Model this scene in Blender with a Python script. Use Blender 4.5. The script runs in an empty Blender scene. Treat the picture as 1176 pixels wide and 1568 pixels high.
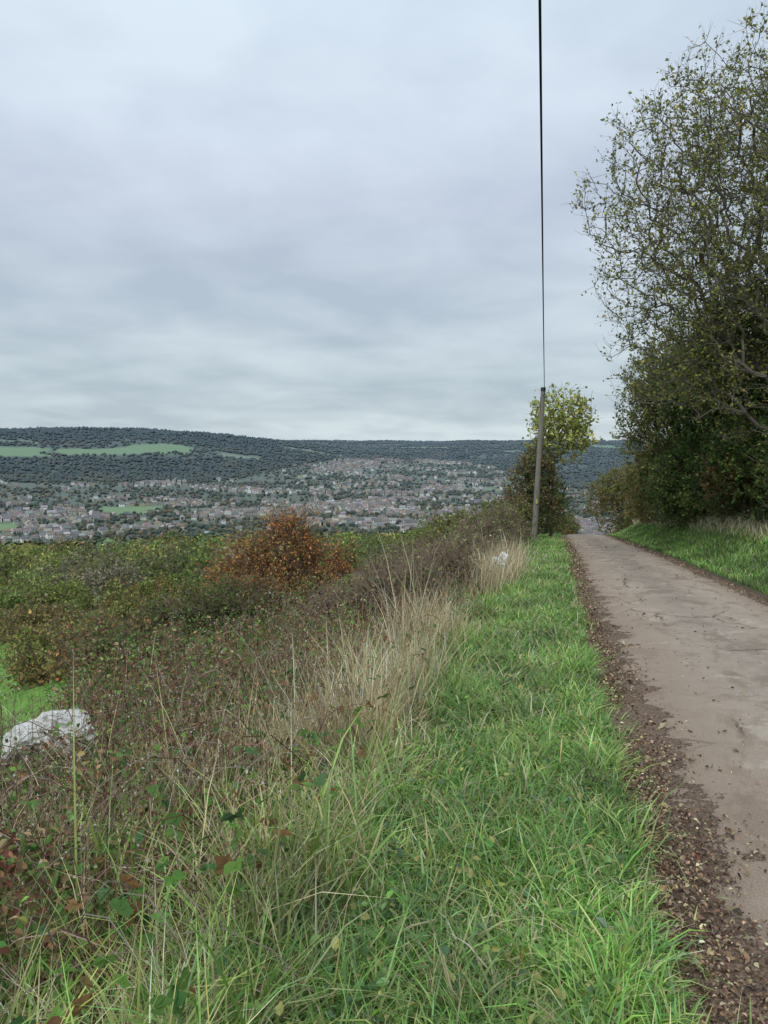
import bpy, math, numpy as np
rng=np.random.default_rng(7)
S=bpy.context.scene
A=np.array
# ------------------------------------------------------------ helpers
def sm(a,b,x):
    t=np.clip((x-a)/(b-a),0,1); return t*t*(3-2*t)
_nc={}
def noise2(x,y,s,seed=0):
    if seed not in _nc:
        r=np.random.default_rng(1000+seed); _nc[seed]=(r.uniform(0,6.283,9),r.uniform(.55,1.9,9),r.uniform(0,6.283,9))
    a,f,p=_nc[seed]; o=0
    for i in range(9): o=o+np.sin((x*np.cos(a[i])+y*np.sin(a[i]))*6.283/s*f[i]+p[i])
    return o/4.2
# ------------------------------------------------------------ terrain
def xl(y):
    return .42+.23*y+.004*np.clip(y-45,0,40)**2
def zroad(y):
    y=np.clip(y,-200,150)
    return -1.6-.072*y-.0003*y*y*(y>0)-.008*np.clip(y-52,0,30)**2
RL=A([0,60,100,150,300,600,1000,1300,1700,2100,2400,2700,3000,3300,3800,5000,9000,20000.])
ZL=A([-8,-12,-18,-26,-44,-82,-128,-131,-119,-92,-60,-4,38,70,62,36,0,0.])
RR=A([0,60,100,150,300,600,1000,1500,2000,2500,3000,3500,4000,4500,5000,6000,9000,20000.])
ZR=A([-8,-12,-18,-26,-44,-82,-128,-131,-116,-93,-66,-36,-6,18,36,34,20,0.])
def zfun(x,y):
    x=np.asarray(x,float); y=np.asarray(y,float)
    r=np.hypot(x,y); b=np.degrees(np.arctan2(x,np.maximum(y,1e-3)))
    e=xl(np.clip(y,-400,400)); d=e-x; dr=x-e-3.2
    z=zroad(y)-(.03*np.clip(d,0,1.4)+.22*np.clip(d-1.4,0,12.6)+.14*np.clip(d-14,0,26)+.1*np.clip(d-40,0,110))
    z=z+.95*sm(.25,2.8,dr)+.06*np.clip(dr-2.8,0,60)
    z=z-.07*((d<0)&(dr<0))
    z=z+.05*noise2(x,y,1.7,1)*sm(.5,2.5,d)+.25*noise2(x,y,9,2)*sm(5,14,d)
    w=sm(70,170,r)*sm(-40,60,y)
    wl=1-sm(-19,5,b)
    zf=np.interp(r,RL,ZL)*wl+np.interp(r,RR,ZR)*(1-wl)
    zf=zf+2.0*noise2(x,y,90,3)*sm(150,400,r)+9*noise2(x,y,800,4)*sm(1500,3200,r)
    return z*(1-w)+zf*w
def BR(b,r): return r*np.sin(np.radians(b)),r*np.cos(np.radians(b))
# field parcels on the hillsides: bearing range (deg), distance range (m), kind
FIELDS=[(-36,-24.3,2540,2730,1),(-23.8,-14.5,2600,2745,1),(-31,-25,2810,2860,2),(-12.8,-9.2,2590,2700,2),(-20.8,-17,1460,1620,1),(-40,-26.6,1270,1380,1),(-36,-29,2400,2480,2),
 (14,17.5,4100,4420,1),(-8,-3,3000,3120,2),(0,5,3900,4060,2),(19,25,3850,4200,1),(9,12,3650,3800,2),(6,9,2000,2080,2),
 (-40,-22,540,640,1),(-14,-7,380,460,1),(-24,-17,250,320,1),(3,9,260,360,1),(-5.5,1.2,62,110,1),(-28,-23,82,110,1),(-16,-12,120,160,1)]
def infield(b,r):
    x=r*np.sin(np.radians(b)); y=r*np.cos(np.radians(b)); w=sm(800,2000,r)
    r=r+w*22*noise2(x,y,260,71); b=b+w*.5*noise2(x,y,180,72)
    o=np.zeros(b.shape,int)
    for i,(b0,b1,r0,r1,k) in enumerate(FIELDS):
        o=np.where((b>b0)&(b<b1)&(r>r0+(b-b0)*1.5)&(r<r1+(b-b0)*1.5),k,o)
    return o
def towntop(b): return 2080+950*sm(-14,1,b)-1000*sm(6,14,b)
def built(x,y): return noise2(x*.6+y*.1,y,300,11)+.35*noise2(x,y,120,12)-.25*sm(150,600,x)
def town(b,r,x,y):
    return (r>1060)&(r<towntop(b)+60*noise2(x,y,300,13))&(infield(b,r)==0)
def haze(c,r):  # aerial haze painted into base colours, bluer and paler with distance
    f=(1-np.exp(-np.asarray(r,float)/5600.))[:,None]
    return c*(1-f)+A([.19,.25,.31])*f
# ------------------------------------------------------------ mesh builder
class MB:
    def __init__(s): s.v=[];s.c=[];s.f=[];s.m=[];s.n=0;s.sm=[]
    def add(s,v,f,c,mat=0,smooth=False):
        v=np.asarray(v,float).reshape(-1,3); f=np.asarray(f,int)
        c=np.broadcast_to(np.asarray(c,float),v.shape)
        s.v.append(v);s.c.append(c);s.f.append(f+s.n);s.m.append(mat);s.sm.append(smooth);s.n+=len(v)
    def build(s,name,mats,uv=None):
        me=bpy.data.meshes.new(name)
        v=np.concatenate(s.v); c=np.concatenate(s.c)
        me.vertices.add(len(v)); me.vertices.foreach_set('co',v.ravel().astype(np.float32))
        lv=np.concatenate([f.ravel() for f in s.f]); tot=np.concatenate([np.full(len(f),f.shape[1]) for f in s.f])
        mi=np.concatenate([np.full(len(f),m) for f,m in zip(s.f,s.m)]); ss=np.concatenate([np.full(len(f),q) for f,q in zip(s.f,s.sm)])
        me.loops.add(len(lv)); me.loops.foreach_set('vertex_index',lv.astype(np.int32))
        me.polygons.add(len(tot)); st=np.concatenate([[0],np.cumsum(tot)[:-1]])
        me.polygons.foreach_set('loop_start',st.astype(np.int32))
        me.polygons.foreach_set('material_index',mi.astype(np.int32))
        me.polygons.foreach_set('use_smooth',ss.astype(bool))
        for m in mats: me.materials.append(m)
        me.update(calc_edges=True)
        ca=me.color_attributes.new('Col','FLOAT_COLOR','POINT')
        ca.data.foreach_set('color',np.concatenate([np.clip(c,0,.85),np.ones((len(c),1))],1).ravel().astype(np.float32))
        if uv is not None:
            ul=me.uv_layers.new(name='UVMap'); ul.data.foreach_set('uv',uv[lv].ravel().astype(np.float32))
        ob=bpy.data.objects.new(name,me); S.collection.objects.link(ob); return ob
def nrm(a): return a/np.maximum(np.linalg.norm(a,axis=-1,keepdims=True),1e-9)
def frames(n,up=.5,horiz=None):
    N=nrm(rng.normal(size=(n,3))+A([0,0,up])); T=nrm(np.cross(N,rng.normal(size=(n,3)))); return T,np.cross(N,T),N
def inst(mb,tv,tf,pos,T,B,N,s,col,mat=0,smooth=False):
    n=len(pos); k=len(tv); s=np.broadcast_to(np.asarray(s,float),(n,))
    v=pos[:,None,:]+s[:,None,None]*(tv[None,:,0:1]*T[:,None]+tv[None,:,1:2]*B[:,None]+tv[None,:,2:3]*N[:,None])
    f=(tf[None]+(np.arange(n)*k)[:,None,None]).reshape(-1,tf.shape[1])
    if col.ndim==2: col=np.repeat(col,k,0)
    else: col=col.reshape(-1,3)
    mb.add(v.reshape(-1,3),f,col,mat,smooth)
QV=A([(0,0,0),(.32,.45,.1),(0,1,-.06),(-.32,.45,.1)]);QF=A([(0,1,2,3)])
OV=A([(0,0,0),(-.26,.2,.09),(-.33,.55,.11),(0,1,-.05),(.26,.2,.09),(.33,.55,.11)]);OF=A([(0,3,2,1),(0,4,5,3)])
def tubes(mb,p0,p1,r0,r1,col,k=4,mat=1,smooth=True):
    n=len(p0); d=nrm(p1-p0); h=np.where(np.abs(d[:,2:3])<.9,A([[0,0,1.]]),A([[1.,0,0]])); a=nrm(np.cross(d,h)); b=np.cross(d,a)
    t=np.arange(k)*2*math.pi/k; ring=np.cos(t)[None,:,None]*a[:,None]+np.sin(t)[None,:,None]*b[:,None]
    r0=np.broadcast_to(r0,(n,));r1=np.broadcast_to(r1,(n,))
    v=np.concatenate([p0[:,None]+ring*r0[:,None,None],p1[:,None]+ring*r1[:,None,None]],1).reshape(-1,3)
    i=np.arange(k);j=(i+1)%k; q=np.stack([i,j,j+k,i+k],1)
    f=(q[None]+(np.arange(n)*2*k)[:,None,None]).reshape(-1,4)
    col=np.asarray(col,float)
    if col.ndim==2: col=np.repeat(col,2*k,0)
    mb.add(v,f,col,mat,smooth)
def pal(P,n,idx=None,j=.22):
    P=A(P); i=rng.integers(0,len(P),n) if idx is None else idx
    return P[i]*np.exp(rng.normal(0,j,(n,1)))*np.exp(rng.normal(0,.07,(n,3)))
def blades(mb,x,y,L,W,phi0,k,az,col,z=None,tipmul=1.25,mat=0):
    n=len(x)
    if z is None: z=zfun(x,y)-.015
    p=np.stack([x,y,z],1); D=np.stack([np.cos(az),np.sin(az),0*az],1)
    tw=az+math.pi/2+rng.normal(0,.6,n); Wd=np.stack([np.cos(tw),np.sin(tw),0*tw],1)
    V=np.zeros((n,7,3)); C=np.zeros((n,7,3)); ph=phi0
    for i in range(4):
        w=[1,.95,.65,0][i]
        if i<3: V[:,2*i]=p-Wd*(W*w)[:,None]; V[:,2*i+1]=p+Wd*(W*w)[:,None]; C[:,2*i]=C[:,2*i+1]=col*(.65,.95,1.12)[i]  # blade foot colour darkened to paint shade between the tufts
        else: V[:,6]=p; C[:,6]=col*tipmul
        sg=L/3; p=p+sg[:,None]*(np.sin(ph)[:,None]*D+np.cos(ph)[:,None]*A([0,0,1.])); ph=ph+k
    o=(np.arange(n)*7)[:,None]
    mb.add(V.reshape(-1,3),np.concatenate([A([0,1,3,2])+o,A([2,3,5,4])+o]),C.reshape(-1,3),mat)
    mb.f.append(A([4,5,6])+o+(mb.n-n*7)); mb.m.append(mat); mb.sm.append(False); mb.v.append(np.zeros((0,3))); mb.c.append(np.zeros((0,3)))
# ------------------------------------------------------------ materials
def mat(name):
    m=bpy.data.materials.new(name); m.use_nodes=True; nt=m.node_tree; b=nt.nodes['Principled BSDF']; return m,nt,b
def N(nt,t,**k):
    n=nt.nodes.new(t)
    for a,b in k.items(): setattr(n,a,b)
    return n
def mixc(nt,fac,a,b,bt='MIX'):
    m=N(nt,'ShaderNodeMix',data_type='RGBA',blend_type=bt)
    for s,v in ((m.inputs[0],fac),(m.inputs[6],a),(m.inputs[7],b)):
        if hasattr(v,'is_output'): nt.links.new(v,s)
        else: s.default_value=v if not isinstance(v,tuple) else (*v,1)
    return m.outputs[2]
def mth(nt,op,a,b=0.,c=0.):
    m=N(nt,'ShaderNodeMath',operation=op)
    for s,v in zip(m.inputs,(a,b,c)):
        if hasattr(v,'is_output'): nt.links.new(v,s)
        else: s.default_value=v
    return m.outputs[0]
def mr(nt,v,a,b,c=0.,d=1.):
    m=N(nt,'ShaderNodeMapRange'); nt.links.new(v,m.inputs[0])
    for i,q in enumerate((a,b,c,d)): m.inputs[i+1].default_value=q
    return m.outputs[0]
def noi(nt,co,s,det=4,rough=.55,dist=0):
    n=N(nt,'ShaderNodeTexNoise'); n.inputs['Scale'].default_value=s;n.inputs['Detail'].default_value=det;n.inputs['Roughness'].default_value=rough;n.inputs['Distortion'].default_value=dist
    if co is not None: nt.links.new(co,n.inputs['Vector'])
    return n.outputs['Fac']
def leafmat(name,tr=.3,gl=0.):
    m,nt,b=mat(name); a=N(nt,'ShaderNodeAttribute',attribute_name='Col').outputs['Color']
    nt.nodes.remove(b); df=N(nt,'ShaderNodeBsdfDiffuse'); nt.links.new(a,df.inputs[0]); o=df.outputs[0]
    if tr:
        t=N(nt,'ShaderNodeBsdfTranslucent'); nt.links.new(a,t.inputs[0]); x=N(nt,'ShaderNodeMixShader'); x.inputs[0].default_value=tr
        nt.links.new(df.outputs[0],x.inputs[1]);nt.links.new(t.outputs[0],x.inputs[2]); o=x.outputs[0]
    if gl:
        g=N(nt,'ShaderNodeBsdfGlossy'); g.inputs['Roughness'].default_value=.45; g.inputs[0].default_value=(.9,.95,1,1)
        x2=N(nt,'ShaderNodeMixShader'); x2.inputs[0].default_value=gl; nt.links.new(o,x2.inputs[1]); nt.links.new(g.outputs[0],x2.inputs[2]); o=x2.outputs[0]
    nt.links.new(o,nt.nodes['Material Output'].inputs[0]); return m
def attmat(name,rough=.85,ns=8.,lo=.7,hi=1.3,bump=.0,bs=20.,det=3):
    m,nt,b=mat(name); a=N(nt,'ShaderNodeAttribute',attribute_name='Col'); g=N(nt,'ShaderNodeNewGeometry')
    nz=noi(nt,g.outputs['Position'],ns,det); c=mixc(nt,1.,a.outputs['Color'],mixc(nt,nz,(lo,)*3,(hi,)*3),'MULTIPLY')
    nt.links.new(c,b.inputs['Base Color']); b.inputs['Roughness'].default_value=rough; b.inputs['Specular IOR Level'].default_value=.2
    if bump:
        bp=N(nt,'ShaderNodeBump'); bp.inputs['Strength'].default_value=bump; bp.inputs['Distance'].default_value=.02
        nt.links.new(noi(nt,g.outputs['Position'],bs,5),bp.inputs['Height']); nt.links.new(bp.outputs[0],b.inputs['Normal'])
    return m
M_leaf=leafmat('foliage',.28); M_grass=leafmat('grass_blades',.33,.05); M_dry=leafmat('dry_grass_blades',.22); M_far=leafmat('distant_foliage',0.)
M_bark=leafmat('bark',0.); M_ground=attmat('ground_earth',.95,3.,.55,1.45,.6,25); M_house=leafmat('house_masonry',0.)
M_litter=leafmat('dead_leaves',0.,.04)
# ------------------------------------------------------------ ground sheet
az=np.radians(np.concatenate([np.arange(-180,-36,4.),np.arange(-36,36,.25),np.arange(36,180.1,4.)]))
rr=np.concatenate([[.02],.4*1.0165**np.arange(0,660)]); rr=rr[rr<16000]
Rg,Ag=np.meshgrid(rr,az,indexing='ij'); X=(Rg*np.sin(Ag)).ravel(); Y=(Rg*np.cos(Ag)).ravel(); R=Rg.ravel(); B=np.degrees(Ag).ravel()
Z=zfun(X,Y); d=xl(np.clip(Y,-400,400))-X
col=np.zeros((len(X),3))
f=lambda a,b,m:a*(1-m[:,None])+b*m[:,None]
verge=A([.06,.085,.03]); scrub=A([.09,.07,.045]); field=A([.14,.27,.05]); soil=A([.10,.075,.05])
col[:]=verge; col=f(col,scrub,sm(1.2,1.8,d+.3*noise2(X,Y,2,5))); col=f(col,field,sm(6.,8,d+1.2*noise2(X,Y,4,6)))
col=f(col,A([.17,.22,.07]),sm(0,.9,noise2(X,Y,17,7))*sm(9,12,d)*.6)
col=f(col,soil,((d<.03)&(d>-3.3)).astype(float))
fi=infield(B,R); tw=town(B,R,X,Y)
base=f(np.tile(A([.055,.07,.033]),(len(X),1)),A([.12,.19,.05]),sm(-.3,.8,noise2(X,Y,140,8)))
base[R>2300]=A([.05,.065,.038])
base[tw]=A([.11,.13,.08]); base[fi==1]=A([.17,.27,.095]); base[fi==2]=A([.18,.23,.11])
base[(fi>0)&(R<800)]=A([.15,.29,.065])
col=f(col,base,sm(45,85,R+12*noise2(X,Y,30,9))); 
nf=(fi>0)&(R<200)&(R>55); col[nf]=A([.15,.29,.065])
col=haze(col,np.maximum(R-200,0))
na=len(az); i,j=np.meshgrid(np.arange(len(rr)-1),np.arange(na-1),indexing='ij'); i=i.ravel();j=j.ravel()
mb=MB(); mb.add(np.stack([X,Y,Z],1),np.stack([i*na+j,(i+1)*na+j,(i+1)*na+j+1,i*na+j+1],1)[:,::-1],col,0,True); mb.build('ground',[M_ground])
# ------------------------------------------------------------ road
ys=np.concatenate([np.arange(-15,14,.1),np.arange(14,82,.5)]); us=np.linspace(-.03,3.23,34)
Yr,Ur=np.meshgrid(ys,us,indexing='ij'); Xr=xl(Yr)+Ur; 
crown=.045*(1-((Ur-1.6)/1.6)**2)+.006*noise2(Xr,Yr,.7,21)+.012*noise2(Xr,Yr,2.5,22)
Zr=zroad(Yr)-.025+crown
nu=len(us); i,j=np.meshgrid(np.arange(len(ys)-1),np.arange(nu-1),indexing='ij'); i=i.ravel();j=j.ravel()
mb=MB(); mb.add(np.stack([Xr.ravel(),Yr.ravel(),Zr.ravel()],1),np.stack([i*nu+j,i*nu+j+1,(i+1)*nu+j+1,(i+1)*nu+j],1),(.2,.2,.2),0,True)
m,nt,b=mat('worn_asphalt'); uv=N(nt,'ShaderNodeUVMap',uv_map='UVMap').outputs[0]; sx=N(nt,'ShaderNodeSeparateXYZ'); nt.links.new(uv,sx.inputs[0]); U=sx.outputs[0]
mp=N(nt,'ShaderNodeMapping'); mp.inputs['Scale'].default_value=(1,.45,1); nt.links.new(uv,mp.inputs[0]); uvs=mp.outputs[0]
n1=noi(nt,uvs,.9,5,.6); n2=noi(nt,uv,7,6,.65); n3=noi(nt,uv,110,3,.7); n4=noi(nt,uvs,2.1,6,.65,.5); n5=noi(nt,uv,1.5,7,.72,.3)
c=mixc(nt,mr(nt,n1,.38,.62),(.32,.26,.205),(.46,.38,.305))
c=mixc(nt,mr(nt,n2,.3,.7,0,.7),c,(.29,.235,.19))
wt=mth(nt,'POWER',mth(nt,'ABSOLUTE',mth(nt,'SINE',mth(nt,'MULTIPLY',U,1.96))),2.)
c=mixc(nt,mth(nt,'MULTIPLY',wt,.4),c,(.53,.42,.325))
c=mixc(nt,mr(nt,n4,.52,.60,0,.6),c,(.24,.18,.135))
c=mixc(nt,mr(nt,n5,.57,.60,0,.55),c,(.24,.195,.16))
c=mixc(nt,mr(nt,n5,.41,.38,0,.55),c,(.56,.48,.38))
c=mixc(nt,1.,c,mixc(nt,mr(nt,n3,.3,.7),(.5,.5,.5),(1.45,1.45,1.45)),'MULTIPLY')
ad=N(nt,'ShaderNodeVectorMath',operation='MULTIPLY_ADD'); nn=N(nt,'ShaderNodeTexNoise'); nn.inputs['Scale'].default_value=1.6; nn.inputs['Detail'].default_value=6;nn.inputs['Roughness'].default_value=.7; nt.links.new(uv,nn.inputs[0])
nt.links.new(nn.outputs['Color'],ad.inputs[0]); ad.inputs[1].default_value=(.45,.45,0); nt.links.new(uv,ad.inputs[2])
vo=N(nt,'ShaderNodeTexVoronoi',feature='DISTANCE_TO_EDGE'); vo.inputs['Scale'].default_value=.75; nt.links.new(ad.outputs[0],vo.inputs[0])
cr=mth(nt,'MULTIPLY',mr(nt,vo.outputs['Distance'],.003,.012,1,0),mr(nt,noi(nt,uv,.55,2),.50,.58))
c=mixc(nt,mth(nt,'MULTIPLY',cr,.6),c,(.08,.065,.055))
el=mth(nt,'ADD',U,mth(nt,'MULTIPLY',mth(nt,'SUBTRACT',noi(nt,uv,2.0,7,.72),.5),1.5))
er=mth(nt,'SUBTRACT',3.2,mth(nt,'ADD',U,mth(nt,'MULTIPLY',mth(nt,'SUBTRACT',noi(nt,uv,3.1,6,.65),.5),.6)))
el2=mr(nt,el,.36,.40,1,0); er2=mr(nt,er,.24,.29,1,0); e=mth(nt,'MAXIMUM',el2,er2)
stain=mth(nt,'MAXIMUM',mr(nt,el,.36,1.1,.6,0),mr(nt,er,.2,.7,.6,0))
c=mixc(nt,stain,c,(.31,.215,.15))
earth=mixc(nt,mr(nt,noi(nt,uv,38,4,.7),.35,.65),(.085,.055,.04),(.30,.21,.15))
c=mixc(nt,e,c,earth)
nt.links.new(c,b.inputs['Base Color']); b.inputs['Roughness'].default_value=.85; b.inputs['Specular IOR Level'].default_value=.2
bp=N(nt,'ShaderNodeBump'); bp.inputs['Strength'].default_value=.9; bp.inputs['Distance'].default_value=.018
h=mth(nt,'ADD',mth(nt,'MULTIPLY',n3,.5),mth(nt,'ADD',n2,mth(nt,'ADD',mth(nt,'MULTIPLY',e,-1.3),mth(nt,'MULTIPLY',cr,-1.5)))); nt.links.new(h,bp.inputs['Height']); nt.links.new(bp.outputs[0],b.inputs['Normal'])
mb.build('road',[m],uv=np.stack([Ur.ravel(),Yr.ravel()],1))
# ------------------------------------------------------------ grass
GP=[(.15,.31,.05),(.20,.39,.06),(.27,.43,.085),(.12,.24,.045),(.34,.41,.12),(.16,.31,.08),(.44,.42,.18)]
SP=[(.60,.50,.31),(.50,.40,.24),(.68,.60,.41),(.36,.27,.16)]
def logy(n,a,b): return a*(b/a)**rng.random(n)
def grass(mb,n,ya,yb,d0,d1,L,W,P,tuft=22,spread=.06,lean=(.15,.5),curl=.45,edge=0,mask=None):
    nt_=max(1,n//tuft); ty=logy(nt_,ya,yb); td=rng.uniform(d0,d1,nt_)
    if edge: td=td+edge*noise2(ty,0*ty,.9,31)+edge*.6*noise2(ty,0*ty,.3,32)
    if mask is not None:
        k=mask(xl(ty)-td,ty,td); ty=ty[k];td=td[k]
    nt_=len(ty); th=rng.lognormal(0,.32,nt_); tc=rng.integers(0,len(P),nt_)
    ii=np.repeat(np.arange(nt_),tuft); m=len(ii)
    y=ty[ii]+rng.normal(0,1,m)*spread*(1+ty[ii]/12); x=xl(ty[ii])-td[ii]+rng.normal(0,1,m)*spread*(1+ty[ii]/12)
    az=rng.uniform(0,6.283,m); ci=np.where(rng.random(m)<.5,tc[ii],rng.integers(0,len(P),m))
    sc=1+np.maximum(y,0)/9.
    br=(1+.28*noise2(x,y,.9,36)+.2*noise2(x,y,3,37))[:,None]
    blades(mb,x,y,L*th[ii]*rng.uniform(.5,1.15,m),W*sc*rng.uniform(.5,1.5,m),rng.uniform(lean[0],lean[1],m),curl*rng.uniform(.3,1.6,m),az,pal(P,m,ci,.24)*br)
mb=MB()
grass(mb,92000,1.0,50,0.0,1.5,.175,.0028,GP,edge=.11,tuft=28,spread=.05,lean=(.15,.85),curl=.5)
grass(mb,26000,1.0,46,.05,1.5,.09,.0036,[(.10,.22,.045),(.22,.38,.07),(.3,.36,.12)],edge=.07,spread=.1,lean=(.3,.9))
grass(mb,15000,1.0,30,.1,1.7,.17,.0022,SP,tuft=7,lean=(.3,1.3))
n=3200; y=logy(n,1.2,16); dd=rng.uniform(.1,1.5,n); x=xl(y)-dd; T,Bv,Nn=frames(n,2.)
inst(mb,OV,OF,np.stack([x,y,zfun(x,y)+rng.uniform(.04,.14,n)],1),T,Bv,Nn,rng.uniform(.02,.05,n),pal([(.11,.24,.05),(.17,.32,.06),(.40,.36,.10),(.07,.14,.05)],n))
mb.build('verge_grass',[M_grass])
mb=MB()
n=26000; y=logy(n,9,52); dd=-3.2-rng.uniform(.12,2.6,n)**1.; x=xl(y)-dd
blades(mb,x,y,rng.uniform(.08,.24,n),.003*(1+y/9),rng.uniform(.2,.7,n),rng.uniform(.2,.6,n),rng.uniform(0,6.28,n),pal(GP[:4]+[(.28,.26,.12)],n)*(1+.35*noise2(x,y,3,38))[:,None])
n=3500; y=logy(n,9,52); x=xl(y)+3.2+rng.uniform(1.8,3,n)
blades(mb,x,y,rng.uniform(.3,.6,n),.002*(1+y/9),rng.uniform(.1,.5,n),rng.uniform(.1,.4,n),rng.uniform(0,6.28,n),pal(SP,n))
mb.build('bank_grass',[M_grass])
mb=MB()
grass(mb,11000,1.0,6.5,1.2,3.0,.30,.0028,GP+[(.36,.42,.13)],tuft=14,curl=.4,lean=(.1,.7))
grass(mb,16000,5,40,1.3,2.5,.30,.0026,GP[:5]+[(.28,.28,.12)],tuft=14,curl=.35,mask=lambda x,y,d:noise2(x,y,2.2,33)>-.3)
grass(mb,5000,3,14,2.4,5.5,.36,.0022,GP[:4],tuft=10,curl=.3,lean=(.05,.5),mask=lambda x,y,d:noise2(x,y,2.4,46)>.1)
grass(mb,1700,1.1,3.6,1.25,2.8,.46,.0034,[(.36,.42,.10),(.46,.46,.16),(.24,.38,.07)],tuft=8,curl=.35,lean=(.05,.6))
mb.build('rough_grass',[M_grass])
mb=MB()
grass(mb,17000,1.0,5,1.25,3.8,.33,.0021,SP,tuft=16,curl=.38,lean=(.05,1.0))
grass(mb,11000,4.6,10.5,1.5,2.3,.5,.0017,SP,tuft=16,curl=.2,spread=.08,lean=(.02,.55),mask=lambda x,y,d:(noise2(x,y,1.3,34)>-.1)&(x<.85))
grass(mb,9000,13,21,1.3,2.2,.55,.0018,SP,tuft=20,curl=.18,lean=(.02,.45),mask=lambda x,y,d:noise2(x,y,4,35)>-.2)
grass(mb,10000,3,14,2.2,5.5,.42,.0016,SP,tuft=8,curl=.25,lean=(.02,.7))
n=700; y=logy(n,2.5,24); dd=rng.uniform(1.4,3.2,n); x=xl(y)-dd; z=zfun(x,y); hh=rng.uniform(.35,.65,n); lx=rng.normal(0,.1,(n,2))
p0=np.stack([x,y,z],1); p1=np.stack([x+lx[:,0],y+lx[:,1],z+hh],1); tubes(mb,p0,p1,.0012*(1+y/10),.0007*(1+y/10),A(SP[1]),3,0)
q=np.repeat(np.arange(n),14); t=rng.uniform(.74,1,len(q))[:,None]; T,Bv,Nn=frames(len(q),1.); inst(mb,QV*A([.45,1,1]),QF,p0[q]*(1-t)+p1[q]*t,T,nrm(Bv*.5+A([0,0,1.])),Nn,.02*(1+y[q]/18),pal(SP,len(q)))
mb.build('dry_grass',[M_dry])
mb=MB(); n=32000; y=logy(n,7,60); dd=rng.uniform(6,26,n); x=xl(y)-dd
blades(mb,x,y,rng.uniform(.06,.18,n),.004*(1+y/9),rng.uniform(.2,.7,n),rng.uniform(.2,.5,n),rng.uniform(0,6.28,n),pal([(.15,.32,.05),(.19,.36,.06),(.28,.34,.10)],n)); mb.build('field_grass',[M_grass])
# ------------------------------------------------------------ leaf litter
mb=MB(); LP=[(.16,.09,.06),(.27,.17,.10),(.10,.06,.04),(.38,.28,.17),(.21,.13,.09),(.48,.40,.24),(.13,.09,.07)]
n=32000; y=logy(n,1.1,40); u=.04+np.abs(rng.normal(0,.15,n))*(1+.5*noise2(y,0*y,1.2,39))+rng.normal(0,.04,n); rn=rng.random(n); k=rn<.05; u[k]=rng.uniform(.0,3.2,k.sum()); k2=rn>.8; u[k2]=3.2-np.abs(rng.normal(0,.16,k2.sum()))
n=len(y); x=xl(y)+u
T,Bv,Nn=frames(n,1.6); sx_=rng.uniform(.5,1.3,(n,1)); cv=OV*A([1,1,2.4])
inst(mb,cv,OF,np.stack([x,y,zroad(y)-.025+.045*(1-((u-1.6)/1.6)**2)+rng.uniform(.002,.016,n)],1),T*sx_,Bv,Nn,np.minimum(rng.lognormal(-4.4,.42,n),.042)*(1+y/16),pal(LP,n,j=.35))
mb.build('leaf_litter',[M_litter])
# ------------------------------------------------------------ bramble thicket
def hb(x,y,d): return np.clip(.42+.26*noise2(x,y,1.6,41)+.16*noise2(x,y,.6,42),.08,1.)*sm(1.4,2.7,d)*(1+.2*sm(3,5,d))
BP=[(.16,.09,.06),(.21,.13,.075),(.15,.15,.055),(.10,.17,.05),(.12,.21,.06),(.27,.18,.095),(.18,.08,.055),(.18,.24,.07),(.10,.12,.045)]
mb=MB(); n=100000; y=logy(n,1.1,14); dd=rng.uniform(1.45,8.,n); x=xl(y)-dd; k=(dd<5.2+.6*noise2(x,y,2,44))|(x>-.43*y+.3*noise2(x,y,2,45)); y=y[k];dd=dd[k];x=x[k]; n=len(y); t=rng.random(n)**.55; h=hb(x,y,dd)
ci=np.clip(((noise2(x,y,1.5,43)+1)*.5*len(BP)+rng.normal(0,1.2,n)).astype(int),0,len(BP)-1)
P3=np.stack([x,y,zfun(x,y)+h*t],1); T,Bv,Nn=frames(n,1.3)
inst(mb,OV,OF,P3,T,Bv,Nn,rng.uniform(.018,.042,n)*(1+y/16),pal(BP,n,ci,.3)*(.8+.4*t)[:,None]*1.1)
n=1500; y=logy(n,1.3,11); dd=rng.uniform(1.4,5.,n); x=xl(y)-dd; z=zfun(x,y)+rng.uniform(.15,.48,n)
T,Bv,Nn=frames(n,1.8); p=np.stack([x,y,z],1); c3=pal([(.10,.20,.06),(.15,.27,.07),(.08,.16,.06),(.26,.15,.07),(.13,.24,.06)],n,j=.15)
for a in (-1.15,0,1.15):
    inst(mb,OV*A([1.15,1,1]),OF,p,T*math.cos(a)-Bv*math.sin(a),T*math.sin(a)+Bv*math.cos(a),Nn,rng.uniform(.03,.058,n),c3)
n=900; y=logy(n,1.6,13); dd=rng.uniform(1.8,5.4,n); x=xl(y)-dd; a=rng.uniform(0,6.28,n); L=rng.uniform(.4,1.2,n); H=rng.uniform(.2,.5,n)+hb(x,y,dd)*.4; cc=pal([(.18,.09,.07),(.22,.17,.12),(.3,.25,.2)],n)
pr=None
for s in range(7):
    t=s/6; px=x+np.cos(a)*L*t; py=y+np.sin(a)*L*t; pz=zfun(x,y)+H*4*t*(1-t)*.9+.05
    q=np.stack([px,py,pz],1)
    if pr is not None: tubes(mb,pr,q,.0025*(1+y/14),.0022*(1+y/14),cc,3,1)
    pr=q
n=1300; y=logy(n,2.5,14); dd=rng.uniform(1.9,5.4,n); x=xl(y)-dd; p0=np.stack([x,y,zfun(x,y)],1); p1=p0+np.stack([rng.normal(0,.1,n),rng.normal(0,.1,n),hb(x,y,dd)+rng.uniform(.05,.3,n)],1)
tubes(mb,p0,p1,.0022*(1+y/14),.0012*(1+y/14),pal([(.22,.16,.12),(.34,.27,.2),(.17,.12,.09)],n),3,1)
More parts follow.
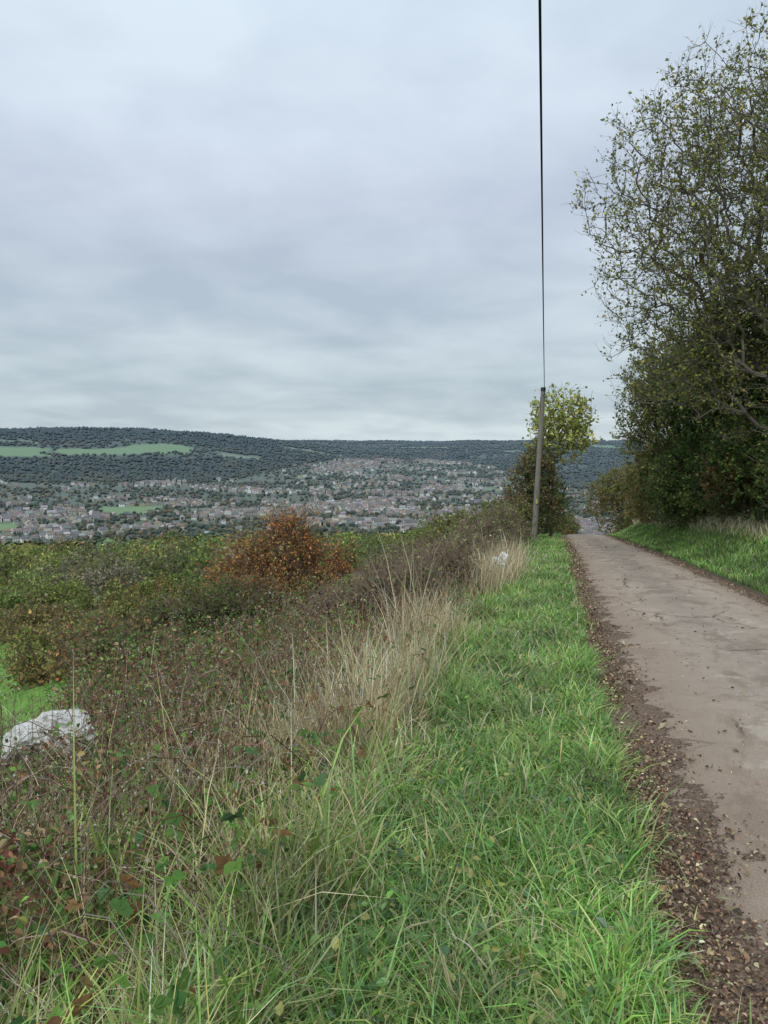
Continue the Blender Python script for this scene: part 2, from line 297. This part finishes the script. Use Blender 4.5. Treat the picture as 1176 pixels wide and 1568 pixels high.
q=np.repeat(np.arange(n),4); T,Bv,Nn=frames(len(q)); inst(mb,QV,QF,p1[q]+rng.normal(0,.018,(len(q),3)),T,Bv,Nn,.013*(1+y[q]/14),pal([(.6,.56,.5),(.4,.33,.26),(.28,.19,.14)],len(q)))
mb.build('bramble_thicket',[M_leaf,M_bark])
# ------------------------------------------------------------ plants
def ellpts(E,n,pw=.4):
    E=A(E,float); w=E[:,3]*E[:,4]*E[:,5]; w=w**.8; i=rng.choice(len(E),n,p=w/w.sum())
    u=nrm(rng.normal(size=(n,3)))*(rng.random((n,1))**pw); return E[i,:3]+u*E[i,3:6]
def plant(mb,bx,by,E,nn,P,lpn=6,ls=.06,twl=.35,ntw=3,tr=.12,tt=(0,0,1.),bark=(.16,.13,.10),bf=.35,k=4,lsp=.12,near=False,tipr=.006,stems=1,pw=.4,twr=.003,gain=1.):
    bz=float(zfun(bx,by))-.1; base=A([bx,by,bz]); bark=A(bark)*1.25
    pts=ellpts(E,nn,pw)+base; pts[:,2]=np.maximum(pts[:,2],bz+.15)
    ns=6; tp=[base+A([tt[0]*(s/(ns-1))**1.3,tt[1]*(s/(ns-1))**1.3,tt[2]*s/(ns-1)])+(rng.normal(0,.03,3)*tt[2]*.3 if s else 0) for s in range(ns)]
    Pn=np.zeros((ns+nn,3)); par=np.zeros(ns+nn,int); pl=np.zeros(ns+nn)
    for s in range(ns): Pn[s]=tp[s]; par[s]=max(s-1,0); pl[s]=0 if s==0 else pl[s-1]+np.linalg.norm(tp[s]-tp[s-1])*.6
    o=np.argsort(np.linalg.norm(pts-tp[-1],axis=1)); pts=pts[o]
    for i in range(nn):
        q=ns+i; dd=np.linalg.norm(Pn[1:q]-pts[i],axis=1); j=1+int(np.argmin(dd+bf*pl[1:q])); Pn[q]=pts[i]; par[q]=j; pl[q]=pl[j]+dd[j-1]
    cnt=np.ones(ns+nn)
    for q in range(ns+nn-1,0,-1): cnt[par[q]]+=cnt[q]
    r=np.minimum(tipr*cnt**.46,tr); rs=tr*(1.25-.5*np.arange(ns)/ns); r[:ns]=np.maximum(rs*.8,r[:ns])
    ch=np.arange(1,ns+nn); pa=par[ch]
    seg=Pn[ch]-Pn[pa]; ln=np.linalg.norm(seg,axis=1,keepdims=True); mid=(Pn[ch]+Pn[pa])/2+rng.normal(0,.09,seg.shape)*ln+A([0,0,.06])*ln
    r0=np.minimum(r[pa],r[ch]*1.5); rm=(r0+r[ch])/2; cb=np.tile(bark,(len(ch),1))*np.exp(rng.normal(0,.15,(len(ch),1)))
    tubes(mb,Pn[pa],mid,r0,rm,cb,k,1); tubes(mb,mid,Pn[ch],rm,r[ch],cb,k,1)
    nd=Pn[ns:]; dirn=nrm(nd-Pn[par[ns:]]); nc=noise2(nd[:,0]*1.+nd[:,2]*.7,nd[:,1]+nd[:,2]*.6,1.6,51)
    if ntw:
        q=np.repeat(np.arange(nn),ntw); td=nrm(dirn[q]*.8+rng.normal(0,.6,(len(q),3))+A([0,0,.25])); L=twl*rng.uniform(.4,1.3,len(q))[:,None]
        a=nd[q]; m_=a+td*L*.5; e=m_+nrm(td+rng.normal(0,.35,td.shape)+A([0,0,.15]))*L*.5
        tubes(mb,a,m_,twr*1.5,twr*1.1,bark*1.1,3,1); tubes(mb,m_,e,twr*1.1,twr*.6,bark*1.2,3,1)
        if lpn>0:
            nl=int(nn*lpn); s=rng.integers(0,len(q),nl); t=rng.random((nl,1)); lp=a[s]+(e[s]-a[s])*t+rng.normal(0,lsp*.4,(nl,3)); own=q[s]
    elif lpn>0:
        nl=int(nn*lpn); own=rng.integers(0,nn,nl); lp=nd[own]+rng.normal(0,lsp,(nl,3))
    if lpn>0:
        lp[:,2]=np.maximum(lp[:,2],bz+.08)
        ci=np.clip(((nc[own]*.5+.5)*len(P)+rng.normal(0,.9,nl)).astype(int),0,len(P)-1)
        T,Bv,Nn=frames(nl,.7); tv,tf=(OV,OF) if near else (QV,QF)
        inst(mb,tv,tf,lp,T,Bv,Nn,ls*rng.uniform(.6,1.3,nl),pal(P,nl,ci,.28)*gain*1.5)
def obj(name,*calls):
    mb=MB()
    for c in calls: plant(mb,**c)
    return mb.build(name,[M_leaf,M_bark])
ASH=[(.12,.14,.04),(.17,.18,.05),(.22,.22,.065),(.14,.16,.045),(.27,.24,.07)]
BRN=[(.15,.11,.045),(.20,.14,.055),(.12,.12,.04),(.13,.13,.045),(.20,.17,.06)]
IVY=[(.03,.05,.02),(.04,.072,.024),(.055,.095,.03),(.08,.12,.036)]
OLV=[(.11,.14,.04),(.14,.17,.05),(.09,.115,.035),(.17,.165,.055)]
RED=[(.32,.13,.05),(.36,.17,.055),(.24,.12,.045),(.19,.17,.055),(.38,.21,.075),(.16,.15,.055)]
obj('ash_tree',
 dict(bx=12.4,by=21.,E=[(-.6,0,9.2,4.5,4,4.2),(-4.1,-.5,9,3.0,3,2.8),(-4.2,0,6.8,2.3,2.5,2.),(-1.7,0,11.3,3.4,3,2.5),(2.6,1,9.5,4,4,4.2),(-1.8,0,4.6,2.5,2.4,2.3),(-4.3,.5,4.9,1.6,1.8,1.6),(-2.6,.3,5.8,2.4,2,2)],
 nn=4300,P=ASH,lpn=10.5,ls=.1,twl=.55,ntw=4,tr=.26,tt=(-.3,0,4.5),bark=(.13,.115,.10),bf=.3,tipr=.006,pw=.38,twr=.004))
obj('ivy_covered_tree',
 dict(bx=12.0,by=22.3,E=[(0,0,3,2.0,1.7,3.2),(.3,0,6.0,2.9,1.9,2.8),(1.6,-1,2.5,2,1.6,2.6),(-1.2,0,5.2,1.7,1.4,2.)],nn=1200,P=IVY+OLV[:2],lpn=30,ls=.125,twl=.45,ntw=2,tr=.3,tt=(0,0,3),bark=(.08,.07,.05),twr=.006,gain=1.1))
obj('ivy_covered_tree',
 dict(bx=13.4,by=28.5,E=[(0,0,2.8,2.2,1.9,3.),(.4,0,5.6,2.5,2,2.4),(-1.1,0,5,1.8,1.5,2.2)],nn=1000,P=IVY+OLV[:2],lpn=26,ls=.145,twl=.5,ntw=2,tr=.25,tt=(0,0,3),bark=(.08,.07,.05),twr=.006,gain=1.1))
obj('hedgerow_tree',
 dict(bx=14.0,by=33,E=[(-.2,0,4.2,2.6,2.2,2.6),(-1.3,0,6.3,2.0,2,2.0),(1,0,7,2.4,2,2.6),(-2.2,0,4.4,1.5,1.4,2.)],nn=1700,P=OLV+IVY[2:]+BRN[:1],lpn=14,ls=.14,twl=.6,ntw=3,tr=.18,tt=(0,0,2.5),twr=.006))
for (hx,hy,hw,hh,PP) in [(14.4,36.,1.9,4.4,IVY[2:]+OLV+BRN[:2]),(15.4,40.5,2.0,4.4,BRN+OLV[:2]),(16.6,45,2.,4.4,BRN+OLV),(12.9,31.2,1.6,3.6,IVY[1:]+OLV[:2]),(12.7,26,1.5,3.4,IVY+BRN[:2]),(17.7,55,2.7,4.9,BRN+OLV[:2]),(14.8,24,2.4,4,IVY+BRN[:2]),(16.9,33,2.6,5.5,IVY+OLV),(11.6,19.5,1.5,3.4,IVY+OLV[:2]),(16.6,69,1.8,4.2,OLV+BRN),(24.8,72,2.2,5.,OLV+IVY[2:]),(20,80,2.6,6.,BRN+OLV)]:
    obj('hedge_bush',dict(bx=hx,by=hy,E=[(0,0,hh*.45,hw,hw*.9,hh*.5),(hw*.3,.2,hh*.7,hw*.7,hw*.7,hh*.35),(-hw*.35,-.2,hh*.62,hw*.6,hw*.6,hh*.35)],nn=700,P=PP,lpn=19,ls=.135,twl=.5,ntw=3,tr=.1,tt=(0,0,hh*.3),twr=.006,pw=.33))
obj('field_maple_tree',
 dict(bx=9.5,by=42.,E=[(.5,0,7.1,1.9,1.7,1.5),(-.1,0,5.6,1.6,1.5,1.3),(1.1,0,5.8,1.3,1.2,1.2)],nn=340,P=[(.24,.27,.07),(.30,.30,.09),(.18,.22,.06),(.33,.31,.10)],lpn=6.5,ls=.25,twl=.6,ntw=3,tr=.11,tt=(.1,0,4.4),bf=.3,twr=.007,bark=(.14,.12,.09),gain=1.05))
obj('elder_bush',dict(bx=8.3,by=41,E=[(0,0,2.4,1.7,1.5,2.2),(.2,0,4.1,1.2,1.1,1.2)],nn=700,P=IVY[1:]+BRN[:2]+OLV[:1],lpn=9,ls=.14,twl=.5,ntw=3,tr=.1,tt=(0,0,1.2),twr=.007,bark=(.12,.09,.07)))
obj('holly_bush',dict(bx=11.7,by=53,E=[(0,0,2.,1.6,1.4,2.3)],nn=350,P=IVY,lpn=14,ls=.16,twl=.4,ntw=2,tr=.08,tt=(0,0,1)))
obj('hawthorn_bush',dict(bx=-2.25,by=16.3,E=[(0,0,1.2,1.3,1.1,1.1),(.35,0,2.1,.6,.6,.65),(-.65,0,1.75,.6,.6,.55),(1.0,0,1.4,.7,.6,.6),(-1.2,0,1.2,.6,.6,.5),(-.1,.2,2.3,.35,.4,.5)],nn=900,P=RED,lpn=8.5,ls=.062,twl=.42,ntw=3,tr=.06,tt=(0,0,.5),bark=(.12,.08,.06),twr=.003,pw=.5,gain=1.12))
obj('hawthorn_bush',dict(bx=-2.7,by=14.6,E=[(0,0,.7,1.2,.9,.7),(-1.2,0,.6,1.,.8,.6)],nn=800,P=[(.06,.09,.03),(.08,.12,.035),(.12,.13,.045),(.20,.11,.045)],lpn=12,ls=.06,twl=.25,ntw=3,tr=.05,tt=(0,0,.4)))
TW=[(.14,.095,.06),(.12,.13,.05),(.18,.12,.07),(.08,.10,.04)]
GRY=[(.14,.15,.07),(.18,.17,.09),(.11,.13,.055),(.17,.14,.08)]
for (tx,ty,w,h,PP) in [(.35,11.2,.8,1.0,TW),(-.45,11.6,.7,.75,TW),(1.1,13.6,.75,1.1,TW),(.3,14.5,.9,1.1,TW+GRY),(1.8,16.8,.8,1.1,GRY),(.9,18.5,1.1,1.3,TW+OLV),(2.7,20.5,.9,1.4,GRY),(3.6,25,1.1,1.9,OLV+GRY),(4.9,30,1.,1.7,GRY)]:
    obj('blackthorn_bush',dict(bx=tx,by=ty,E=[(0,0,h*.42,w,w,h*.45),(.25*w,0,h*.75,w*.4,w*.5,h*.32),(-.5*w,0,h*.6,w*.35,w*.5,h*.3)],nn=430,P=PP,lpn=8,ls=.05*(1+ty/30),twl=.42,ntw=5,tr=.03,tt=(0,0,.2),bark=(.19,.145,.115),twr=.0026*(1+ty/25),pw=.45,tipr=.004,gain=1.1))
for (tx,ty,w,h,PP) in [(-5.2,14.2,1.3,1.2,TW+RED[2:4]),(-7.,15.6,1.2,1.2,BRN+OLV[:2]),(-4.2,12.2,1.1,.9,TW+IVY[2:]),(-8.6,21,1.3,1.4,TW+OLV),(-6.,19,1.5,1.3,BRN+OLV),(-4.1,21.5,1.4,1.8,BRN+TW),(-12.6,27,1.8,1.5,BRN+TW),(-9,27,1.6,1.9,OLV+BRN),(-15.5,29,1.8,1.5,BRN+TW),(5.3,33,1.4,2.6,TW+OLV),(2.2,30,1.4,1.8,OLV),(3.2,36,1.6,2.6,OLV+GRY),(-17.5,38,2.4,2.4,OLV),(-7,36,1.8,2.2,GRY+OLV)]:
    obj('scrub_bush',dict(bx=tx,by=ty,E=[(0,0,h*.42,w,w*.9,h*.45),(w*.4,0,h*.65,w*.5,w*.5,h*.35),(-w*.4,.2,h*.6,w*.55,w*.5,h*.35)],nn=440,P=PP,lpn=11,ls=.06*(1+ty/30),twl=.35,ntw=3,tr=.05,tt=(0,0,.3),bark=(.12,.09,.07),twr=.004,gain=1.25))
# ------------------------------------------------------------ hillside trees below the lane
MP=[OLV,BRN,[(.21,.23,.07),(.27,.27,.08),(.16,.19,.06)],GRY,[(.17,.15,.11),(.13,.12,.08),(.19,.17,.13)],[(.07,.10,.035),(.09,.12,.04)],[(.14,.18,.055),(.11,.15,.05)],[(.20,.24,.07),(.15,.20,.06)]]
NEARF=[q for q in FIELDS if q[3]<130]
mb=MB(); cnt=0
for _ in range(760):
    b_=rng.uniform(-31,14); r_=40*(330/40)**rng.random()**.65; x_,y_=BR(b_,r_)
    if infield(A([b_]),A([r_]))[0] or float(xl(y_))-x_<(9 if r_<60 else 6): continue
    z_=float(zfun(x_,y_)); th=rng.uniform(6.6,8.6) if r_<90 else rng.uniform(6.3,7.6)
    for q in NEARF:
        if q[0]-.5<b_<q[1]+.5 and r_<=q[2]: th=max(th,rng.uniform(9.8,11))
    h=min(rng.uniform(4,10),-z_-r_*math.tan(math.radians(th)))
    if h<1.3: continue
    w=h*rng.uniform(.38,.6); PP=MP[rng.integers(len(MP))]; cnt+=1; g_=math.exp(rng.normal(.12,.22))
    plant(mb,x_,y_,[(0,0,h*.55,w,w,h*.42),(w*.3,0,h*.72,w*.6,w*.6,h*.27),(-w*.4,w*.2,h*.5,w*.6,w*.6,h*.3)],70,PP,lpn=(11 if r_<110 else 8),ls=.10+.003*r_,twl=h*.13,ntw=3,tr=h*.02,tt=(0,0,h*.35),bark=(.14,.12,.10),twr=.005+.00007*r_,k=3,tipr=.012,pw=.34,gain=g_)
mb.build('hillside_trees',[M_leaf,M_bark])
def clumps(mb,x,y,h,w,P,nq,ls,hz=True):
    n=len(x); z=zfun(x,y); q=np.repeat(np.arange(n),nq); u=nrm(rng.normal(size=(len(q),3))); u[:,2]=np.abs(u[:,2])*1.1-.25
    lump=1+.25*np.sin(u[:,0]*5+q*1.3)*np.cos(u[:,1]*4+q)
    p=np.stack([x[q]+u[:,0]*w[q]*lump,y[q]+u[:,1]*w[q]*lump,z[q]+h[q]*(.45+.5*u[:,2]*lump)],1)
    T=nrm(np.cross(u,rng.normal(size=u.shape))); Bv=np.cross(u,T)
    P=A(P); ti=rng.integers(0,len(P),n); c=P[ti][q]*np.exp(rng.normal(0,.22,n))[q][:,None]*np.exp(rng.normal(0,.2,(len(q),1)))
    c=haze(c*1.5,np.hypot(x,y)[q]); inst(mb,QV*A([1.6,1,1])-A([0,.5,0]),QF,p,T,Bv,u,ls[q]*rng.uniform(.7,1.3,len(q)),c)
FP=[(.075,.095,.04),(.06,.085,.038),(.10,.11,.04),(.14,.10,.045),(.09,.085,.055),(.17,.155,.05),(.05,.07,.04),(.075,.105,.05)]
mb=MB(); n=3600; b_=rng.uniform(-34,34,n); r_=np.sqrt(rng.uniform(230**2,1080**2,n)); k=(infield(b_,r_)==0); b_=b_[k];r_=r_[k]; x,y=BR(b_,r_); n=len(x)
z=zfun(x,y); h=np.minimum(rng.uniform(6,13,n),-z-r_*np.tan(np.radians(rng.uniform(6.3,7.4,n)))); k=h>2.5; x=x[k];y=y[k];h=h[k];r_=r_[k]
clumps(mb,x,y,h,h*rng.uniform(.4,.6,len(h)),FP,100,h*.22); mb.build('valley_woodland',[M_far])
import bmesh
def ico(sd):
    bm=bmesh.new(); bmesh.ops.create_icosphere(bm,subdivisions=sd,radius=1); v=A([q.co[:] for q in bm.verts]); f=A([[p.index for p in q.verts] for q in bm.faces]); bm.free(); return v,f
I1=ico(1)
def blobs(mb,x,y,w,h,P,I,jc=.12,pi=None,jv=.12,smooth=False):
    n=len(x); V,F=I; m=len(V); r=np.hypot(x,y); z=zfun(x,y)
    v=V[None]*rng.uniform(.7,1.2,(n,m,1)); v=v*np.stack([w,w,h*.5],1)[:,None]+np.stack([x,y,z+h*.4],1)[:,None]
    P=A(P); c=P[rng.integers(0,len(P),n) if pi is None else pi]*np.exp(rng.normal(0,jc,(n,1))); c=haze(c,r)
    c=c[:,None]*np.exp(rng.normal(0,jv,(n,m,1)))
    f=(F[None]+(np.arange(n)*m)[:,None,None]).reshape(-1,3); mb.add(v.reshape(-1,3),f,c.reshape(-1,3),0,smooth)
mb=MB(); n=32000; b_=rng.uniform(-36,36,n); r_=rng.uniform(1060,3300,n); x,y=BR(b_,r_); t=town(b_,r_,x,y); bu=built(x,y); k=(infield(b_,r_)==0)&(r_<towntop(b_)+100)&(~t|(rng.random(n)<np.where(bu>-.05,.28,.95)))
x=x[k];y=y[k]; w=rng.uniform(2.2,5.4,len(x)); blobs(mb,x,y,w,w*rng.uniform(1.3,2.0,len(x)),[tuple(A(q)*.75) for q in FP]+[(.16,.10,.04)],I1); mb.build('town_trees',[M_far])
mb=MB(); n=66000; b_=rng.uniform(-36,36,n); r_=2000+3400*rng.random(n)**1.15; x,y=BR(b_,r_)
fm=(infield(b_,r_)==0); wood=fm&(r_>towntop(b_)+30); wood&=~((b_<-12)&(r_>3500)); wood&=~((r_>2520)&(r_<2860)&(b_<-12)&(rng.random(n)<.6))&~((b_>-8)&(noise2(x,y,500,62)>.45)&(rng.random(n)<.75))
x=x[wood];y=y[wood]; rw=np.hypot(x,y); bw=np.degrees(np.arctan2(x,y)); w=rng.uniform(4,7.5,len(x)); WP=[(.03,.042,.026),(.042,.058,.03),(.07,.062,.034),(.03,.043,.032),(.06,.072,.034),(.09,.08,.04)]
pi=np.clip(((noise2(x,y,300,63)*.6+.5)*6+rng.normal(0,.6,len(x))).astype(int),0,5); pi=np.where((rw>2900)&(bw<-8),np.where(rng.random(len(x))<.8,0,3),pi)
blobs(mb,x,y,w,np.minimum(w*rng.uniform(1.3,1.7,len(x)),9.5)*(1+.7*((rw>3050)&(bw<-10)&(noise2(x,y,500,64)>0))),WP,I1,.05,pi,.05,True); mb.build('hilltop_woodland',[M_far])
# ------------------------------------------------------------ town houses
hv=[];hf=[];ht=[]
def quad(a,b,c,d_,t): i=len(hv); hv.extend([a,b,c,d_]); ht.extend([t]*4); hf.append((i,i+1,i+2,i+3))
def box(x0,x1,y0,y1,z0,z1,t):
    quad((x0,y0,z0),(x1,y0,z0),(x1,y0,z1),(x0,y0,z1),t);quad((x1,y0,z0),(x1,y1,z0),(x1,y1,z1),(x1,y0,z1),t);quad((x1,y1,z0),(x0,y1,z0),(x0,y1,z1),(x1,y1,z1),t);quad((x0,y1,z0),(x0,y0,z0),(x0,y0,z1),(x0,y1,z1),t);quad((x0,y0,z1),(x1,y0,z1),(x1,y1,z1),(x0,y1,z1),t)
quad((-5,-4,-2),(5,-4,-2),(5,-4,5.2),(-5,-4,5.2),0);quad((5,4,-2),(-5,4,-2),(-5,4,5.2),(5,4,5.2),0)
for s in (-1,1): quad((5*s,-4*s,-2),(5*s,4*s,-2),(5*s,4*s,5.2),(5*s,-4*s,5.2),0); quad((5*s,-4*s,5.2),(5*s,4*s,5.2),(5*s,0,8.2),(5*s,0,8.2),0)
quad((-5.4,-4.5,4.95),(5.4,-4.5,4.95),(5.4,0,8.4),(-5.4,0,8.4),1);quad((5.4,4.5,4.95),(-5.4,4.5,4.95),(-5.4,0,8.4),(5.4,0,8.4),1)
box(3.4,4.4,-.5,.5,7,9.4,2)
for s in (-1,1):
    for wx in (-3.2,0,3.2):
        for wz in (.9,3.4):
            if wx==0 and wz<1: quad((-.5*s,4.05*s,0),(.5*s,4.05*s,0),(.5*s,4.05*s,2.1),(-.5*s,4.05*s,2.1),4)
            else: quad((wx-.6,4.05*s,wz),(wx+.6,4.05*s,wz),(wx+.6,4.05*s,wz+1.2),(wx-.6,4.05*s,wz+1.2),3)
hv=A(hv,float);hf=A(hf);ht=A(ht)
hx=[];hy=[];ha=[];hs=[]
for _ in range(560):
    b_=rng.uniform(-34,34); r_=rng.uniform(1080,3050); cx,cy=BR(b_,r_); a=-math.radians(b_)+rng.normal(0,.25)+(math.pi/2 if rng.random()<.15 else 0); L=rng.uniform(60,220); sp=rng.choice([11.,14,18,22]); off=rng.uniform(13,20); sz=rng.uniform(.8,1.1)
    for t in np.arange(-L/2,L/2,sp):
        for s in (-1,1):
            if rng.random()<.15: continue
            hx.append(cx+math.cos(a)*t-math.sin(a)*off*s+rng.normal(0,.7)); hy.append(cy+math.sin(a)*t+math.cos(a)*off*s+rng.normal(0,.7)); ha.append(a+rng.normal(0,.05)+(math.pi/2 if (sp>14 and rng.random()<.4) else 0)); hs.append(sz*rng.uniform(.9,1.15))
hx=A(hx);hy=A(hy);ha=A(ha);hs=A(hs); r_=np.hypot(hx,hy); b_=np.degrees(np.arctan2(hx,hy)); k=town(b_,r_,hx,hy)&(np.abs(b_)<36)&((built(hx,hy)>-.08)|(rng.random(len(hx))<.06))
hx=hx[k];hy=hy[k];ha=ha[k];hs=hs[k];r_=r_[k]; n=len(hx); print('houses',n)
T=np.stack([np.cos(ha),np.sin(ha),0*ha],1);Bv=np.stack([-np.sin(ha),np.cos(ha),0*ha],1);Nn=np.tile(A([0,0,1.]),(n,1))
WC=pal([(.50,.47,.40),(.60,.57,.49),(.40,.35,.29),(.74,.72,.66),(.46,.37,.29),(.84,.83,.80)],n,rng.choice(6,n,p=[.22,.22,.15,.17,.08,.16]),.06); RC=pal([(.18,.165,.16),(.22,.185,.165),(.145,.14,.14),(.24,.18,.145),(.33,.31,.295)],n,j=.14)
pc=np.stack([WC,RC,WC*.7,np.tile(A([.07,.075,.08]),(n,1)),np.tile(A([.25,.2,.18]),(n,1))],1)
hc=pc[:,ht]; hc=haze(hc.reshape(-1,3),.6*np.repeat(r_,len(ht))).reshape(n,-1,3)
mb=MB(); inst(mb,hv,hf,np.stack([hx,hy,zfun(hx,hy)+.5],1),T,Bv,Nn,hs,hc); mb.build('town_houses',[M_house])
# ------------------------------------------------------------ utility pole and cable
mb=MB(); px,py=7.45,36.; pz=float(zfun(px,py)); top=A([px+.22,py,2.85]); bot=A([px-.12,py,pz-.5])
K=10; tt=np.linspace(0,1,K+1); pts=bot+(top-bot)*tt[:,None]; rad=.15-.045*tt
tubes(mb,pts[:-1],pts[1:],rad[:-1],rad[1:],A([.27,.255,.225]),16,0)
def disc(p,r,c,m): t=np.arange(16)*math.pi/8; mb.add(np.stack([p[0]+r*np.cos(t),p[1]+r*np.sin(t),p[2]+0*t],1),A([list(range(16))]),c,m)
disc(top,.105,A([.2,.19,.17]),0)
tubes(mb,A([top+A([0,0,-.16])]),A([top+A([0,0,.025])]),.122,.122,A([.05,.05,.05]),16,1); disc(top+A([0,0,.025]),.122,A([.05,.05,.05]),1)
hk=top+A([0,-.1,-.35]); tubes(mb,A([hk]),A([hk+A([-.02,-.3,.03])]),.025,.02,A([.12,.12,.12]),8,1)
tubes(mb,A([top+A([-.13,-.06,-.45]),top+A([-.13,-.06,-.45])]),A([top+A([-.13,-.06,-3.]),top+A([.13,-.06,-.45])]),.018,.018,A([.06,.06,.06]),6,1)
tubes(mb,A([pts[3]+A([0,-.15,0])]),A([pts[3]+A([0,-.15,.22])]),.05,.05,A([.5,.5,.1]),8,1)
for i_ in range(5): q=pts[4+i_]; s=(-1)**i_; tubes(mb,A([q]),A([q+A([s*.26,0,.0])]),.011,.011,A([.15,.14,.13]),6,1)
m_,nt,b=mat('weathered_wood'); g=N(nt,'ShaderNodeTexCoord'); mp=N(nt,'ShaderNodeMapping'); mp.inputs['Scale'].default_value=(18,18,1.2); nt.links.new(g.outputs['Object'],mp.inputs[0])
w_=noi(nt,mp.outputs[0],1.5,6,.65); nt.links.new(mixc(nt,mr(nt,w_,.3,.7),(.13,.12,.10),(.32,.30,.26)),b.inputs['Base Color']); b.inputs['Roughness'].default_value=.85
M_metal=attmat('galvanised_metal',.5,20,.8,1.2)
mb.build('utility_pole',[m_,M_metal])
mb=MB(); e0=hk+A([-.02,-.3,.03]); e1=A([-4.4,-19.5,6.6]); ts=np.linspace(0,1,200)[:,None]; c=e0+(e1-e0)*ts; c[:,2:]-=4*.62*ts*(1-ts)
tubes(mb,c[:-1],c[1:],.0135,.0135,A([.02,.02,.022]),8,0)
m_,nt,b=mat('cable_sheath'); a=noi(nt,None,30); nt.links.new(mixc(nt,a,(.012,.012,.014),(.03,.03,.032)),b.inputs['Base Color']); b.inputs['Roughness'].default_value=.75; b.inputs['Specular IOR Level'].default_value=.15
mb.build('overhead_cable',[m_])
# ------------------------------------------------------------ limestone rocks
m_,nt,b=mat('limestone'); g=N(nt,'ShaderNodeTexCoord').outputs['Object']; a=noi(nt,g,8,7,.7); c=mixc(nt,mr(nt,a,.36,.5),(.42,.39,.34),(.82,.81,.77)); c=mixc(nt,mr(nt,noi(nt,g,22,5,.7),.55,.62),c,(.20,.19,.15)); nt.links.new(c,b.inputs['Base Color']); b.inputs['Roughness'].default_value=.9
bp=N(nt,'ShaderNodeBump'); bp.inputs['Strength'].default_value=1.; bp.inputs['Distance'].default_value=.04; nt.links.new(noi(nt,g,14,7,.75),bp.inputs['Height']); nt.links.new(bp.outputs[0],b.inputs['Normal'])
I5=ico(5)
def rock(x,y,zt,sx,sy,sz,sd):
    V,F=I5; r=np.random.default_rng(sd); v=V.copy()
    for _ in range(16):
        n=nrm(r.normal(size=3)); k=r.uniform(.5,.85); dd=v@n; v=v-np.maximum(dd-k,0)[:,None]*n
    nz=sum(noise2(v[:,0]*q+v[:,2]*2*q,v[:,1]*q-v[:,2]*q,.8,sd+q)/q for q in (1,2,4,8)); v=v*(1+.09*nz[:,None])
    mb=MB(); mb.add(v*A([sx,sy,sz]),F,(.5,.5,.5),0,False); o=mb.build('limestone_rock',[m_]); o.location=(x,y,zt-sz*.75); return o
rock(-2.58,5.85,-2.15,.28,.28,.2,3); rock(-2.88,5.75,-2.22,.24,.25,.16,4)
rock(2.25,14.6,-2.22,.17,.2,.26,5); rock(2.42,14.9,-2.12,.14,.14,.2,6)
# ------------------------------------------------------------ overcast sky world
w=bpy.data.worlds.new('World'); S.world=w; w.use_nodes=True; nt=w.node_tree; bg=nt.nodes['Background']
sky=N(nt,'ShaderNodeTexSky',sky_type='NISHITA',sun_disc=False); SE,SR=math.radians(48),math.radians(200); sky.sun_elevation=SE; sky.sun_rotation=SR
nt.links.new(sky.outputs[0],bg.inputs[0]); bg.inputs[1].default_value=.08
g=N(nt,'ShaderNodeTexCoord').outputs['Generated']; s=N(nt,'ShaderNodeSeparateXYZ'); nt.links.new(g,s.inputs[0]); zc=mth(nt,'MAXIMUM',s.outputs[2],0.); zz=mth(nt,'ADD',zc,.17)
cb=N(nt,'ShaderNodeCombineXYZ'); nt.links.new(mth(nt,'DIVIDE',s.outputs[0],zz),cb.inputs[0]); nt.links.new(mth(nt,'DIVIDE',s.outputs[1],zz),cb.inputs[1]); cb.inputs[2].default_value=3.7
na_=noi(nt,cb.outputs[0],.9,3,.45,.15); nb_=noi(nt,cb.outputs[0],2.4,5,.5,.3)
cr=N(nt,'ShaderNodeValToRGB'); nt.links.new(zc,cr.inputs[0]); e=cr.color_ramp.elements
e[0].position=0; e[0].color=(.46,.54,.585,1); e[1].position=.6; e[1].color=(.55,.66,.755,1)
x_=cr.color_ramp.elements.new(.1); x_.color=(.43,.51,.56,1); x_=cr.color_ramp.elements.new(.3); x_.color=(.49,.555,.65,1)
f_=mth(nt,'ADD',mth(nt,'MULTIPLY',na_,.58),mth(nt,'MULTIPLY',nb_,.42))
c=mixc(nt,1.,cr.outputs[0],mixc(nt,mr(nt,f_,.38,.62),(.875,.89,.915),(1.24,1.21,1.18)),'MULTIPLY')
b2=N(nt,'ShaderNodeBackground'); nt.links.new(c,b2.inputs[0]); b2.inputs[1].default_value=1.22
mx=N(nt,'ShaderNodeMixShader'); mx.inputs[0].default_value=.9; nt.links.new(bg.outputs[0],mx.inputs[1]); nt.links.new(b2.outputs[0],mx.inputs[2]); nt.links.new(mx.outputs[0],nt.nodes['World Output'].inputs[0])
L=bpy.data.lights.new('sun','SUN'); L.energy=1.5; L.angle=math.radians(25); L.color=(1,.97,.92); o=bpy.data.objects.new('sun',L); S.collection.objects.link(o); o.rotation_euler=(math.radians(42),0,math.radians(-20))
# ------------------------------------------------------------ camera
cd=bpy.data.cameras.new('camera'); cam=bpy.data.objects.new('camera',cd); S.collection.objects.link(cam); S.camera=cam
cd.sensor_fit='VERTICAL'; cd.sensor_height=36; cd.lens=26; cd.clip_start=.05; cd.clip_end=40000; cam.location=(0,0,0); cam.rotation_euler=(math.radians(85),0,0)
S.view_settings.view_transform='Standard'; S.view_settings.look='None'; S.view_settings.exposure=0
